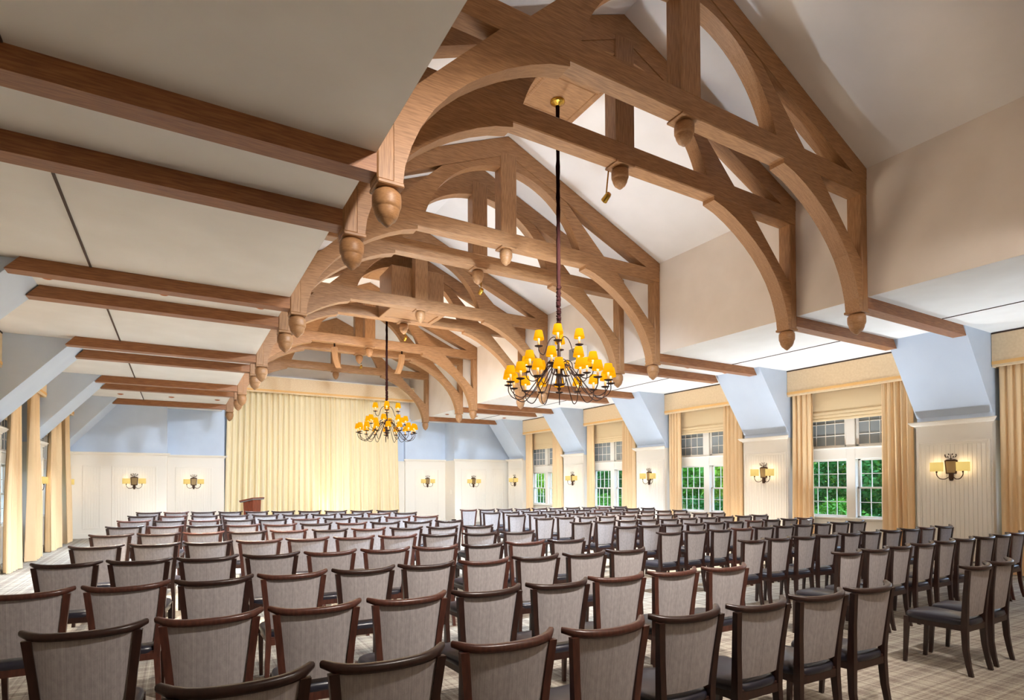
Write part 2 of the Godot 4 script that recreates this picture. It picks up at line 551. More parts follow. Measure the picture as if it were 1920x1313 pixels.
# a pair of sash windows under a blind transom; local +z points into the room
func window(n: int, s: float, c: float, dy: float, label: String) -> void:
	var root := Node3D.new()
	root.name = "window_%d" % n
	add_child(root)
	root.position = Vector3(UC + s * (HW + (LEFT if s < 0 else 0.0)), dy, -c)
	root.rotation.y = -s * PI / 2
	tag(root, label, "window", "", "structure")
	var st := S()
	# casing: jambs, mullion, head band, sill
	for x in [-1.2, 1.11]:
		box(st, Vector3(x, 0.86, -0.18), Vector3(x + 0.09, 3.4, 0.03), 0.008)
	box(st, Vector3(-0.10, 0.86, -0.18), Vector3(0.10, 3.4, 0.03), 0.008)
	box(st, Vector3(-1.2, 2.2, -0.18), Vector3(1.2, 2.46, 0.02), 0.008)
	box(st, Vector3(-1.2, 2.44, -0.1), Vector3(1.2, 2.48, 0.05), 0.008)
	box(st, Vector3(-1.2, 3.36, -0.1), Vector3(1.2, 3.46, 0.03), 0.008)
	obj(st, "casing", M.cream, root)
	st = S()
	box(st, Vector3(-1.25, 0.84, -0.2), Vector3(1.25, 0.885, 0.075), 0.01)
	obj(st, "sill", M.cream, root)
	var panes := []
	for u in 2:
		var x0 := 0.10 if u == 0 else -1.11
		var x1 := 1.11 if u == 0 else -0.10
		# lower sash stands in front of the upper one
		for sash in 2:
			var y0 := 0.885 if sash == 0 else 1.535
			var y1 := 1.575 if sash == 0 else 2.205
			var z := -0.075 if sash == 0 else -0.125
			st = S()
			for x in [x0, x1 - 0.05]: box(st, Vector3(x, y0, z - 0.02), Vector3(x + 0.05, y1, z + 0.02), 0.005)
			box(st, Vector3(x0, y0, z - 0.02), Vector3(x1, y0 + 0.04, z + 0.02), 0.005)
			box(st, Vector3(x0, y1 - 0.04, z - 0.02), Vector3(x1, y1, z + 0.02), 0.005)
			obj(st, "sash_frame", M.cream, root)
			st = S()
			var pw := (x1 - x0 - 0.1) / 4.0
			for k in 3: box(st, Vector3(x0 + 0.05 + pw * (k + 1) - 0.007, y0 + 0.03, z - 0.012), Vector3(x0 + 0.05 + pw * (k + 1) + 0.007, y1 - 0.03, z + 0.014), 0.004)
			var ym := (y0 + y1) * 0.5
			box(st, Vector3(x0 + 0.04, ym - 0.007, z - 0.012), Vector3(x1 - 0.04, ym + 0.007, z + 0.014), 0.004)
			obj(st, "muntin", M.cream, root)
			for k in 4:
				for r in 2:
					panes.append([x0 + 0.05 + pw * k, x0 + 0.05 + pw * (k + 1), y0 + 0.04 if r == 0 else ym, ym if r == 0 else y1 - 0.04, z, M.glass])
		# transom light
		st = S()
		for x in [x0, x1 - 0.06]: box(st, Vector3(x, 2.46, -0.07), Vector3(x + 0.06, 3.38, -0.02), 0.005)
		box(st, Vector3(x0, 2.46, -0.07), Vector3(x1, 2.53, -0.02), 0.005)
		obj(st, "sash_frame", M.cream, root)
		st = S()
		var tw := (x1 - x0 - 0.12) / 4.0
		for k in 3: box(st, Vector3(x0 + 0.06 + tw * (k + 1) - 0.009, 2.5, -0.06), Vector3(x0 + 0.06 + tw * (k + 1) + 0.009, 3.38, -0.03), 0.004)
		for y in [2.755, 3.03]: box(st, Vector3(x0 + 0.05, y - 0.009, -0.06), Vector3(x1 - 0.05, y + 0.009, -0.03), 0.004)
		obj(st, "muntin", M.cream, root)
		for k in 4:
			for r in 3:
				panes.append([x0 + 0.06 + tw * k, x0 + 0.06 + tw * (k + 1), [2.53, 2.755, 3.03][r], [2.755, 3.03, 3.36][r], -0.046, M.blind_glass])
	for p in panes:
		st = S()
		box(st, Vector3(p[0], p[2], p[4] - 0.002), Vector3(p[1], p[3], p[4] + 0.002))
		obj(st, "pane", p[5], root)

# a hanging curtain panel in folds; along local x, local +z into the room
func cloth(x0: float, x1: float, y0: float, y1: float, amp: float, pitch: float, seed_: int, flare := 1.25, out0 := 0.0, out1 := 0.0) -> SurfaceTool:
	var st := S()
	st.set_smooth_group(0)
	var r := RandomNumberGenerator.new()
	r.seed = seed_
	var folds := int(round((x1 - x0) / pitch))
	var n := folds * 8
	var ph := []
	for i in folds + 2: ph.append([r.randf_range(0.55, 1.25), r.randf_range(-0.3, 0.3), r.randf_range(0.8, 1.3)])
	var rows := 7
	var grid := []
	for j in rows + 1:
		var v := float(j) / rows              # 0 top, 1 bottom
		var y := lerpf(y1, y0, v)
		var line := []
		for i in n + 1:
			var t := float(i) / n
			var f := t * folds
			var k := int(f)
			var a: float = lerpf(ph[k][0], ph[k + 1][0], f - k)
			var w: float = lerpf(ph[k][1], ph[k + 1][1], f - k) * v
			var spread: float = (t - 0.5) * (x1 - x0) * lerpf(0.97, 1.0, v)
			var z := amp * a * lerpf(0.75, flare, v) * sin(TAU * (f + w))
			z += amp * 0.25 * sin(TAU * f * 2.0 + 1.0)
			spread += lerpf(out0, out1, t) * smoothstep(0.27, 0.7, v)
			line.append(Vector3((x0 + x1) * 0.5 + spread + amp * 0.35 * v * sin(TAU * f * 0.5), y, z))
		grid.append(line)
	for j in rows:
		for i in n:
			quad(st, grid[j][i], grid[j][i + 1], grid[j + 1][i + 1], grid[j + 1][i])
	# the back of the cloth, a few millimetres behind
	for j in rows:
		for i in n:
			var o := Vector3(0, 0, -0.012)
			quad(st, grid[j + 1][i] + o, grid[j + 1][i + 1] + o, grid[j][i + 1] + o, grid[j][i] + o)
	return st

func dress_window(s: float, k: int, where: String) -> void:
	var c: float = BAY[k] if s > 0 else LBAY[k]
	var piers: Array = PIER if s > 0 else LPIER
	var d0: float = (piers[k - 1] + PIERH) if k > 0 else 1.7
	var d1: float = piers[k] - PIERH
	# both curtains as stretches of the wall, from the bay's middle towards the stage
	var drawn := [[maxf(d0 - c + 0.06, -1.38), -0.76], [0.76, minf(d1 - c - 0.06, 1.38)]]
	if s < 0: drawn = [[-1.30, -0.60], [0.45, 1.30]] if k == 3 else [[-1.36, -0.05], [0.72, 1.36]]
	var turn := -s * PI / 2
	# valance box hung from the ceiling between the piers
	var v := thing("valance", "peach fabric valance box with orange band above the window %s" % where, "valance", Vector3(UC + s * 7.70, 3.75, -(d0 + d1) * 0.5), turn, "window valances")
	var w := (d1 - d0) * 0.5 - 0.005
	var st := S()
	box(st, Vector3(-w, 0, -0.035), Vector3(w, 0.60, 0), 0.006)
	for e in [-w, w - 0.03]: box(st, Vector3(e, 0, -0.32), Vector3(e + 0.03, 0.60, -0.03))
	obj(st, "pelmet", M.valance, v)
	st = S()
	box(st, Vector3(-w, 0.045, 0.0005), Vector3(w, 0.105, 0.007), 0.002)
	obj(st, "band", M.band, v)
	st = S()
	box(st, Vector3(-w, 0.60, -0.32), Vector3(w, 0.625, 0.004))
	obj(st, "top_board", M.seam, v)
	for e in 2:
		var a: float = drawn[e][0]
		var b: float = drawn[e][1]
		# on the right wall local x runs away from the stage
		var x0 := a if s < 0 else -b
		var x1 := b if s < 0 else -a
		var cu := obj(cloth(x0, x1, 0.015, 3.95, 0.045 if s > 0 else 0.07, 0.125 if s > 0 else 0.15, 40 + k * 2 + e + (20 if s < 0 else 0), 1.25, (-0.25 if s < 0 and e == 0 else 0.0), (0.35 if s < 0 and e == 1 else 0.0)), "window_curtain", M.curtain)
		cu.position = Vector3(UC + s * 7.83, 0, -c)
		cu.rotation.y = turn
		tag(cu, "peach floor-length curtain, %s edge of the window %s" % ["rear" if e == 0 else "stage-side", where], "curtain", "window curtains")
	# roman shade pulled half down
	var ru := thing("roman_shade", "cream roman shade half lowered over the window %s" % where, "window shade", Vector3(UC + s * (7.98 + (LEFT if s < 0 else 0.0)), 3.1, -c), turn, "roman shades")
	st = S()
	box(st, Vector3(-1.12, 0, -0.006), Vector3(1.12, 1.2, 0.0))
	obj(st, "cloth", M.shade_cloth, ru)
	for y in [0.0, 0.075, 0.15]:
		st = S()
		box(st, Vector3(-1.12, y, -0.004), Vector3(1.12, y + 0.058, 0.012), 0.006)
		obj(st, "fold", M.shade_cloth, ru)

# ---------------------------------------------------------------- roof trusses
func acorn_mesh(r: float, h: float) -> ArrayMesh:
	var st := S()
	lathe(st, [Vector2(0, 0), Vector2(r * 0.72, 0), Vector2(r * 0.78, -h * 0.04), Vector2(r * 0.98, -h * 0.12), Vector2(r, -h * 0.25), Vector2(r * 0.99, -h * 0.42), Vector2(r * 0.92, -h * 0.50), Vector2(r * 0.88, -h * 0.51),
		Vector2(r * 0.87, -h * 0.53), Vector2(r * 0.80, -h * 0.66), Vector2(r * 0.62, -h * 0.80), Vector2(r * 0.54, -h * 0.815), Vector2(r * 0.50, -h * 0.83), Vector2(r * 0.26, -h * 0.93), Vector2(0, -h)], 20)
	return done(st)

func arc(cx: float, cy: float, r: float, a0: float, a1: float, n: int) -> Array:
	var out := []
	for i in n + 1:
		var a := lerpf(a0, a1, float(i) / n)
		out.append(Vector2(cx + r * cos(a), cy + r * sin(a)))
	return out

func make_truss() -> Node3D:
	var root := thing("roof_truss", "", "roof truss", Vector3.ZERO, 0.0, "oak roof trusses")
	var e := 0.012
	var st := S()
	box(st, Vector3(-HN + 0.002, 5.862, -TT), Vector3(HN - 0.002, 6.125, 0), e)
	obj(st, "tie_beam", M.oak_x, root)
	st = S()
	box(st, Vector3(-0.16, 6.1, -TT - 0.006), Vector3(0.16, 7.52, 0.006), e)
	obj(st, "king_post", M.oak_y, root)
	var big := acorn_mesh(0.122, 0.31)
	for s in [-1.0, 1.0]:
		# rafter under the sloping ceiling
		st = S()
		prism(st, PackedVector2Array([Vector2(0, 7.83), Vector2(s * 3.64, 6.262), Vector2(s * 3.64, 6.1), Vector2(s * 3.30, 6.105), Vector2(0, 7.51)]), -TT, 0.0)
		obj(st, "rafter", M.oak_x, root)
		# curved brace between king post and tie beam
		st = S()
		var p := [Vector2(s * 0.155, 7.445), Vector2(s * 1.27, 6.965), Vector2(s * 2.16, 6.12)]
		var inner := []
		for q in arc(0.0, 5.62, 1.64, 0.312, 1.475, 14): inner.append(Vector2(s * q.x, q.y))
		p.append_array(inner)
		prism(st, PackedVector2Array(p), -TT + 0.012, -0.012)
		obj(st, "upper_brace", M.oak_x, root)
		# post on the nave wall
		st = S()
		box(st, Vector3(s * 3.495, 4.17, -TT + 0.004), Vector3(s * (HN - 0.002), 5.87, -0.004), e)
		obj(st, "wall_post", M.oak_y, root)
		# curved brace between tie beam and the foot of the post
		st = S()
		p = [Vector2(s * 1.70, 5.87), Vector2(s * 2.48, 5.87), Vector2(s * 3.50, 4.86), Vector2(s * 3.50, 4.17), Vector2(s * 3.424, 4.17)]
		for q in [Vector2(3.405, 4.33), Vector2(3.345, 4.52), Vector2(3.26, 4.71), Vector2(3.14, 4.90), Vector2(2.99, 5.075), Vector2(2.82, 5.235), Vector2(2.62, 5.385), Vector2(2.40, 5.525), Vector2(2.16, 5.65), Vector2(1.93, 5.745), Vector2(1.70, 5.805)]:
			p.append(Vector2(s * q.x, q.y))
		prism(st, PackedVector2Array(p), -TT + 0.006, -0.006)
		obj(st, "lower_brace", M.oak_x, root)
		st = S()
		box(st, Vector3(s * 3.415, 4.135, -TT - 0.015), Vector3(s * HN - s * 0.002, 4.172, 0.015), 0.008)
		var cap := obj(st, "pendant_cap", M.oak_x, root)
		var a := put(big, "acorn_pendant", M.oak_knob, cap)
		a.position = Vector3(s * 3.53, 4.137, -TT * 0.5)
	st = S()
	box(st, Vector3(-0.15, 5.835, -TT - 0.02), Vector3(0.15, 5.866, 0.02), 0.008)
	var cap := obj(st, "pendant_cap", M.oak_x, root)
	var a := put(acorn_mesh(0.115, 0.28), "acorn_pendant", M.oak_knob, cap)
	a.position = Vector3(0, 5.837, -TT * 0.5)
	return root

func build_trusses() -> void:
	var first := make_truss()
	for i in TRUSS.size():
		var n: String = ORD[TRUSS.size() - 1 - i]
		var at := P(UC, 0, TRUSS[i])
		var label := "oak roof truss with curved braces and acorn pendants, %s counted from stage curtain" % n
		if i == 0:
			first.position = at
			first.set_meta("label", label)
		else:
			dup(first, at, 0.0, label)
	for i in 2:
		dup(first, P(UC, 0, [0.31, 1.42][i]), 0.0, "oak roof truss with curved braces and acorn pendants, %s counted from stage curtain" % ["eleventh", "tenth"][i])
	# ceiling beams of the aisles, mitred against the sloping wall heads
	for s in [-1.0, 1.0]:
		for i in TRUSS.size():
			var st := S()
			var y0 := YA - 0.165
			var x0: float = s * (HN - 0.0)
			prism(st, PackedVector2Array([Vector2(x0, YA), Vector2(s * (HS + 0.005), YA), Vector2(s * (HS + (0.15 if s < 0 else 0.12)), y0), Vector2(x0, y0)]), -TT + 0.01, -0.01)
			var o := obj(st, "ceiling_beam", M.beam)
			o.position = P(UC, 0, TRUSS[i])
			tag(o, "oak ceiling beam across the %s aisle, %s counted from the stage curtain" % ["lectern-side" if s < 0 else "window-side", ORD[TRUSS.size() - 1 - i]], "beam", "aisle ceiling beams")
	# boxed-in panel between the fifth and sixth truss
	var b := thing("ceiling_box", "oak plywood box with framed underside between two trusses, behind the larger-looking chandelier", "box", P(UC, 5.87, 13.06))
	b.set_meta("label", "tall oak box with framed underside set between two middle trusses")
	var st := S()
	box(st, Vector3(-0.67, 0.25, -0.94), Vector3(0.67, 1.04, 0), 0.01)
	obj(st, "casing", M.oak_y, b)
	st = S()
	box(st, Vector3(-0.70, 0.02, -0.94), Vector3(0.70, 0.05, 0))
	obj(st, "bottom_panel", M.oak_x, b)
	st = S()
	for x in [-0.70, 0.58]: box(st, Vector3(x, -0.012, -0.94), Vector3(x + 0.12, 0.03, 0), 0.01)
	for z in [-0.94, -0.12]: box(st, Vector3(-0.6, -0.012, z), Vector3(0.6, 0.03, z + 0.12), 0.01)
	for x in [-0.7, 0.66]: box(st, Vector3(x, 0.04, -0.94), Vector3(x + 0.04, 0.3, 0))
	obj(st, "bottom_frame", M.oak_x, b)

# ---------------------------------------------------------------- lamps
func omni(at: Vector3, energy: float, c: Color, size := 0.04) -> void:
	var l := OmniLight3D.new()
	l.light_color = c
	l.light_energy = energy
	l.light_size = size
	l.omni_range = 40.0
	l.omni_attenuation = 2.0
	l.shadow_enabled = true
	l.position = at
	add_child(l)

func make_chandelier() -> Array:
	var root := thing("chandelier", "", "chandelier", Vector3.ZERO, 0.0, "amber-shaded chandeliers")
	# column with its finial; y = 0 is the tip of the finial
	var st := S()
	lathe(st, [Vector2(0, 0), Vector2(0.012, 0.01), Vector2(0.03, 0.045), Vector2(0.012, 0.075), Vector2(0.02, 0.085), Vector2(0.085, 0.105), Vector2(0.09, 0.118), Vector2(0.045, 0.125), Vector2(0.045, 0.31), Vector2(0.055, 0.32), Vector2(0.03, 0.36), Vector2(0.024, 0.62), Vector2(0.014, 0.66), Vector2(0.009, 0.68), Vector2(0.009, 0.96), Vector2(0, 0.96)], 14)
	obj(st, "column", M.iron, root)
	st = S()
	for k in 10:
		var a := TAU * k / 10
		var b := TAU * (k + 1) / 10
		tube(st, [Vector3(0.022 * cos(a), 0.985 + 0.022 * sin(a), 0), Vector3(0.022 * cos(b), 0.985 + 0.022 * sin(b), 0)], [0.006], 5)
	obj(st, "ring", M.brass, root)
	# the chain in its cloth sleeve: gathered at the bottom, smooth above
	st = S()
	var pts := []
	var rad := []
	var r := RandomNumberGenerator.new()
	r.seed = 12
	for i in 60:
		var t := i / 59.0
		var y := lerpf(1.0, 1.62, t)
		pts.append(Vector3(r.randf_range(-0.008, 0.008), y, r.randf_range(-0.008, 0.008)))
		rad.append(r.randf_range(0.022, 0.042) if i > 0 else 0.01)
	for i in 30:
		pts.append(Vector3(r.randf_range(-0.004, 0.004), lerpf(1.63, 4.46, i / 29.0), 0))
		rad.append(r.randf_range(0.026, 0.034))
	tube(st, pts, rad, 8)
	obj(st, "chain_sleeve", M.sleeve, root)
	st = S()
	lathe(st, [Vector2(0, 4.49), Vector2(0.115, 4.49), Vector2(0.115, 4.475), Vector2(0.09, 4.455), Vector2(0.05, 4.44), Vector2(0.03, 4.415), Vector2(0, 4.41)], 18)
	obj(st, "canopy", M.brass, root)
	# shared pieces of each light arm
	var pan := S()
	lathe(pan, [Vector2(0, 0.0), Vector2(0.03, 0.0), Vector2(0.062, 0.012), Vector2(0.066, 0.02), Vector2(0.058, 0.021), Vector2(0.02, 0.012), Vector2(0, 0.012)], 14)
	var pan_m := done(pan)
	var can := S()
	lathe(can, [Vector2(0, 0.0), Vector2(0.017, 0.0), Vector2(0.017, 0.15), Vector2(0, 0.15)], 8)
	var can_m := done(can)
	var sh := S()
	lathe(sh, [Vector2(0.083, 0.0), Vector2(0.080, 0.03), Vector2(0.055, 0.140), Vector2(0.051, 0.140), Vector2(0.076, 0.03), Vector2(0.079, 0.0), Vector2(0.083, 0.0)], 18)
	var sh_m := done(sh)
	var lamps := []
	# tiers: number, radius, height of the pan, root height, phase
	for t in [[16, 0.78, 0.10, 0.35, 0.08], [8, 0.52, 0.325, 0.42, 0.3], [4, 0.31, 0.70, 0.80, 0.55]]:
		var n: int = t[0]
		var R: float = t[1]
		var yp: float = t[2]
		var yb: float = t[3]
		var drop := 0.20 if n == 16 else (0.14 if n == 8 else 0.12)
		for k in n:
			var an: float = TAU * (k + t[4]) / n
			var dir := Vector3(cos(an), 0, sin(an))
			var jit := 0.04 if (k % 2 == 0 and n == 16) else 0.0
			var ctrl := []
			for q in [[0.03, yb - 0.06], [0.10 if n > 4 else 0.06, yb + (0.055 if n > 4 else 0.04)], [0.19 if n > 4 else 0.12, yb + 0.02 if n > 4 else yb + 0.03], [R * 0.45 if n > 4 else 0.17, (yp + yb) * 0.5 - (0.06 if n > 4 else 0.0)], [R * 0.72, yp - drop + 0.01], [R * 0.9, yp - drop + 0.02], [R * 0.995, yp - drop * 0.45], [R, yp]]:
				ctrl.append(dir * float(q[0]) + Vector3(0, float(q[1]), 0))
			st = S()
			tube(st, bez(ctrl, 4), [0.0075], 5)
			var arm := obj(st, "arm", M.iron, root)
			var at := dir * R + Vector3(0, yp, 0)
			put(pan_m, "drip_pan", M.iron, arm).position = at
			put(can_m, "candle_sleeve", M.candle, arm).position = at + Vector3(0, 0.012, 0)
			put(sh_m, "lamp_shade", M.amber, arm).position = at + Vector3(0, 0.115, 0)
			lamps.append(at + Vector3(0, 0.18, 0))
	return [root, lamps]

func build_chandeliers() -> void:
	var made := make_chandelier()
	var first: Node3D = made[0]
	var spots := [P(UC, 3.08, 7.15), P(UC, 3.0, 15.5), P(UC, 3.08, -1.2)]
	var labels := ["three-tier iron chandelier with amber shades, hanging before the wall farther from the curtain", "three-tier iron chandelier with amber shades, hanging nearest to the stage curtain"]
	labels = ["three-tier iron chandelier with amber shades, second from the stage curtain", "three-tier iron chandelier with amber shades, nearest to the stage curtain", "three-tier iron chandelier with amber shades, third from the stage curtain"]
	for i in 3:
		var c: Node3D = first
		if i == 0:
			c.position = spots[0]
			c.rotation.y = 0.2
			c.set_meta("label", labels[0])
		else:
			c = dup(first, spots[i], 0.55 * i, labels[i])
		for p in made[1]:
			omni(c.transform * p, CH_E[i], Color(1.0, 0.92, 0.82), 0.06)
		# wooden box under the ridge that carries the canopy
		var st := S()
		var b := thing("canopy_box", "oak ridge box with moulded underside, carrying the chandelier %s from the curtain" % ["second", "first", "third"][i], "box", P(UC - 0.02, spots[i].y + 4.495, spots[i].z * -1.0 - 0.05), 0.0, "chandelier canopy boxes")
		box(st, Vector3(-0.50, 0.0, -0.42), Vector3(0.50, 7.80 - spots[i].y - 4.49, 0.42), 0.01)
		obj(st, "casing", M.oak_x, b)
		st = S()
		for w in [[0.54, 0.46, 0.0, 0.06], [0.47, 0.39, -0.012, 0.03]]:
			var a: float = w[0]
			var d: float = w[1]
			for x in [-a, a - 0.06]: box(st, Vector3(x, w[2], -d), Vector3(x + 0.06, w[3], d), 0.012)
			for z in [-d, d - 0.06]: box(st, Vector3(-a + 0.06, w[2], z), Vector3(a - 0.06, w[3], z + 0.06), 0.012)
		obj(st, "moulding", M.oak_x, b)

# wall sconce; origin at its middle on the wall, local +z points into the room
func make_sconce() -> Node3D:
	var root := thing("wall_sconce", "", "sconce", Vector3.ZERO, 0.0, "bronze wall sconces")
	var st := S()
	prism(st, PackedVector2Array([Vector2(-0.085, -0.135), Vector2(0.085, -0.135), Vector2(0.105, 0.12), Vector2(0.06, 0.14), Vector2(-0.06, 0.14), Vector2(-0.105, 0.12)]), 0.01, 0.035)
	obj(st, "back_plate", M.bronze, root)
	st = S()
	prism(st, PackedVector2Array([Vector2(-0.066, -0.115), Vector2(0.066, -0.115), Vector2(0.083, 0.105), Vector2(-0.083, 0.105)]), 0.034, 0.04)
	obj(st, "mirror", M.brass if false else mat(c8(140, 118, 82), 0.35, 0.6), root)
	st = S()
	box(st, Vector3(-0.035, -0.25, 0.0), Vector3(0.035, -0.13, 0.05), 0.01)
	box(st, Vector3(-0.022, -0.27, 0.0), Vector3(0.022, -0.25, 0.06), 0.006)
	obj(st, "stem", M.bronze, root)
	# crest of leafy twigs
	st = S()
	tube(st, [Vector3(0, 0.13, 0.03), Vector3(0, 0.19, 0.035), Vector3(0, 0.245, 0.03)], [0.008, 0.007, 0.003], 5)
	for s in [-1.0, 1.0]:
		tube(st, bez([Vector3(0, 0.15, 0.03), Vector3(s * 0.05, 0.165, 0.04), Vector3(s * 0.105, 0.215, 0.03)], 3), [0.007, 0.006, 0.004, 0.003], 5)
		for q in [[0.03, 0.17, 0.9], [0.06, 0.18, 0.4], [0.085, 0.20, 1.4], [0.02, 0.215, 1.1]]:
			var a := Vector3(s * float(q[0]), q[1], 0.034)
			var d := Vector3(s * cos(q[2]), sin(q[2]), 0.2) * 0.045
			var n := Vector3(-d.y, d.x, 0).normalized() * 0.012
			tri(st, a, a + d * 0.5 + n, a + d); tri(st, a, a + d, a + d * 0.5 - n)
			tri(st, a, a + d, a + d * 0.5 + n + Vector3(0, 0, 0.004)); tri(st, a, a + d * 0.5 - n + Vector3(0, 0, 0.004), a + d)
	obj(st, "crest", M.bronze, root)
	for s in [-1.0, 1.0]:
		st = S()
		tube(st, bez([Vector3(s * 0.03, -0.19, 0.03), Vector3(s * 0.09, -0.235, 0.06), Vector3(s * 0.165, -0.225, 0.085), Vector3(s * 0.212, -0.16, 0.09), Vector3(s * 0.215, -0.10, 0.09)], 4), [0.008], 6)
		lathe(st, [Vector2(0, -0.115), Vector2(0.018, -0.11), Vector2(0.012, -0.07), Vector2(0, -0.07)], 8, Vector3(s * 0.215, 0, 0.09))
		var arm := obj(st, "arm", M.bronze, root)
		st = S()
		lathe(st, [Vector2(0.108, -0.085), Vector2(0.108, 0.085), Vector2(0.103, 0.085), Vector2(0.103, -0.085), Vector2(0.108, -0.085)], 20)
		# drum shades are a little flattened towards the wall
		var sh := obj(st, "lamp_shade", M.linen_lit, arm)
		sh.position = Vector3(s * 0.215, 0.0, 0.09)
		sh.scale = Vector3(1, 1, 0.78)
		st = S()
		lathe(st, [Vector2(0, -0.05), Vector2(0.015, -0.04), Vector2(0.022, 0.0), Vector2(0.012, 0.03), Vector2(0, 0.035)], 8, Vector3(s * 0.215, 0, 0.09))
		obj(st, "bulb", M.lens, arm)
	return root

func build_sconces() -> void:
	var first := make_sconce()
	var list := []
	var ys := [1.965, 1.93, 1.895, 1.87, 1.83]
	var who := ["fifth", "fourth", "third", "second", "first"]
	for i in 5: list.append([Vector3(UC + HP, ys[i], -PIER[i] - 0.02), -PI / 2, "two-shade bronze sconce on the window-side wall, %s pier from the stage" % who[i]])
	for i in [3, 4]: list.append([Vector3(UC - HP - LEFT, 1.81 if i == 3 else 1.79, -LPIER[i]), PI / 2, "two-shade bronze sconce on the lectern-side wall, %s pier from the stage" % who[i]])
	list.append([P(-1.23, 1.815, 22.4), 0.0, "two-shade bronze sconce on the projecting end wall, lectern side"])
	list.append([P(0.49, 1.80, 23.42), 0.0, "two-shade bronze sconce on the set-back end wall, lectern side"])
	list.append([P(9.42, 1.80, 23.42), 0.0, "two-shade bronze sconce on the set-back end wall, window side"])
	list.append([P(11.15, 1.79, 22.4), 0.0, "two-shade bronze sconce on the projecting end wall, window side"])
	for i in list.size():
		var l: Array = list[i]
		var o: Node3D = first
		if i == 0:
			o.position = l[0]; o.rotation.y = l[1]; o.set_meta("label", l[2])
		else:
			o = dup(first, l[0], l[1], l[2])
		for s in [-1.0, 1.0]:
			omni(o.transform * Vector3(s * 0.215, 0.0, 0.09), SC_E, Color(1.0, 0.88, 0.70), 0.03)

# recessed eyeball lights of the aisle ceilings
func build_downlights() -> void:
	var body := S()
	lathe(body, [Vector2(0.045, 0.0), Vector2(0.075, -0.004), Vector2(0.08, -0.012), Vector2(0.06, -0.022), Vector2(0.045, -0.03), Vector2(0.04, -0.01), Vector2(0.045, 0.0)], 16)
	var body_m := done(body)
	var lens := S()
	lathe(lens, [Vector2(0, -0.016), Vector2(0.04, -0.016), Vector2(0.04, -0.010), Vector2(0, -0.010)], 14)
	var lens_m := done(lens)
	for s in [-1.0, 1.0]:
		for k in range(1, 5):
			var d: float = TRUSS[k * 2] + TT + 0.47
			if k == 4: d = 20.3
			for j in 3:
				var u: float = UC + s * ([6.5, 5.21, 3.96][j])
				var o := thing("eyeball_light", "copper eyeball light, %s aisle ceiling, %s from nave, %s truss pair from stage" % ["lectern-side" if s < 0 else "window-side", ["third", "second", "first"][j], ORD[4 - k]], "light", P(u, YA, d), 0.0, "recessed eyeball lights")
				put(body_m, "trim", M.copper, o)
				put(lens_m, "lens", M.lens, o)
				var l := SpotLight3D.new()
				l.light_color = [Color(1.0, 0.90, 0.76), Color(1.0, 0.95, 0.87), Color(0.88, 0.94, 1.0), Color(0.84, 0.92, 1.0), Color(0.84, 0.92, 1.0)][k]
				l.light_energy = DL_E[k] * (1.0 if s < 0 else DL_R) * ((0.45 if s < 0 else 0.15) if j == 0 else 1.0)
				l.light_size = 0.05
				l.spot_angle = 44.0 if j > 0 else 36.0
				l.spot_range = 40.0
				l.spot_attenuation = 2.0
				l.shadow_enabled = true
				l.position = P(u, YA - 0.04, d)
				l.rotation.x = -PI / 2
				add_child(l)

# floor lamps that wash the end walls, standing behind the front row
func build_uplights() -> void:
	var list := [[5.2, 22.3, UP_E[0], 0.15, 1.1, "black floor uplight on the carpet before the stage curtain"], [9.9, 21.7, UP_E[1], 0.15, 1.1, "black floor uplight before the projecting end wall, window side"], [-0.6, 21.7, UP_E[2], 0.15, 1.1, "black floor uplight before the projecting end wall, lectern side"]]
	for i in 5: list.append([12.22, BAY[i], UP_S[i], -0.45, 0.0, "black floor uplight on the carpet before the garden-side window, %s from the stage" % ORD[4 - i]])
	list.append([5.35, 6.35, UP_N[2], 0.0, 0.02, "black floor uplight in the central aisle, third from the stage"])
	list.append([5.5, 9.1, UP_N[0], 0.0, 0.02, "black floor uplight in the central aisle, second from the stage"])
	list.append([5.75, 13.2, UP_N[1], 0.0, 0.02, "black floor uplight in the central aisle, first from the stage"])
	for q in list:
		var o := thing("floor_uplight", q[5], "floor lamp", P(q[0], 0, q[1]), 0.0, "floor uplights")
		var st := S()
		lathe(st, [Vector2(0, 0), Vector2(0.11, 0), Vector2(0.11, 0.02), Vector2(0.095, 0.03), Vector2(0.095, 0.2), Vector2(0.088, 0.2), Vector2(0.088, 0.12), Vector2(0, 0.12)], 18)
		obj(st, "housing", M.iron, o)
		st = S()
		lathe(st, [Vector2(0, 0.17), Vector2(0.086, 0.17), Vector2(0.086, 0.175), Vector2(0, 0.175)], 18)
		obj(st, "lens", M.lens, o)
		var l := SpotLight3D.new()
		l.light_color = Color(1.0, 0.95, 0.86) if q[4] > 0.5 else Color(0.92, 0.96, 1.0)
		l.light_energy = q[2]
		l.light_size = 0.08
		l.spot_angle = 70.0 if q[4] > 0.5 else (38.0 if q[4] > 0.01 else 50.0)
		l.spot_range = 40.0
		l.spot_attenuation = 2.0
		l.shadow_enabled = true
		l.position = P(q[0], 0.2, q[1])
		add_child(l)
		l.look_at(P(q[0] + q[3], 2.2 if q[4] < 0.5 or q[0] == 5.2 else 3.4, q[1] + q[4]), Vector3(0, 0, 1))

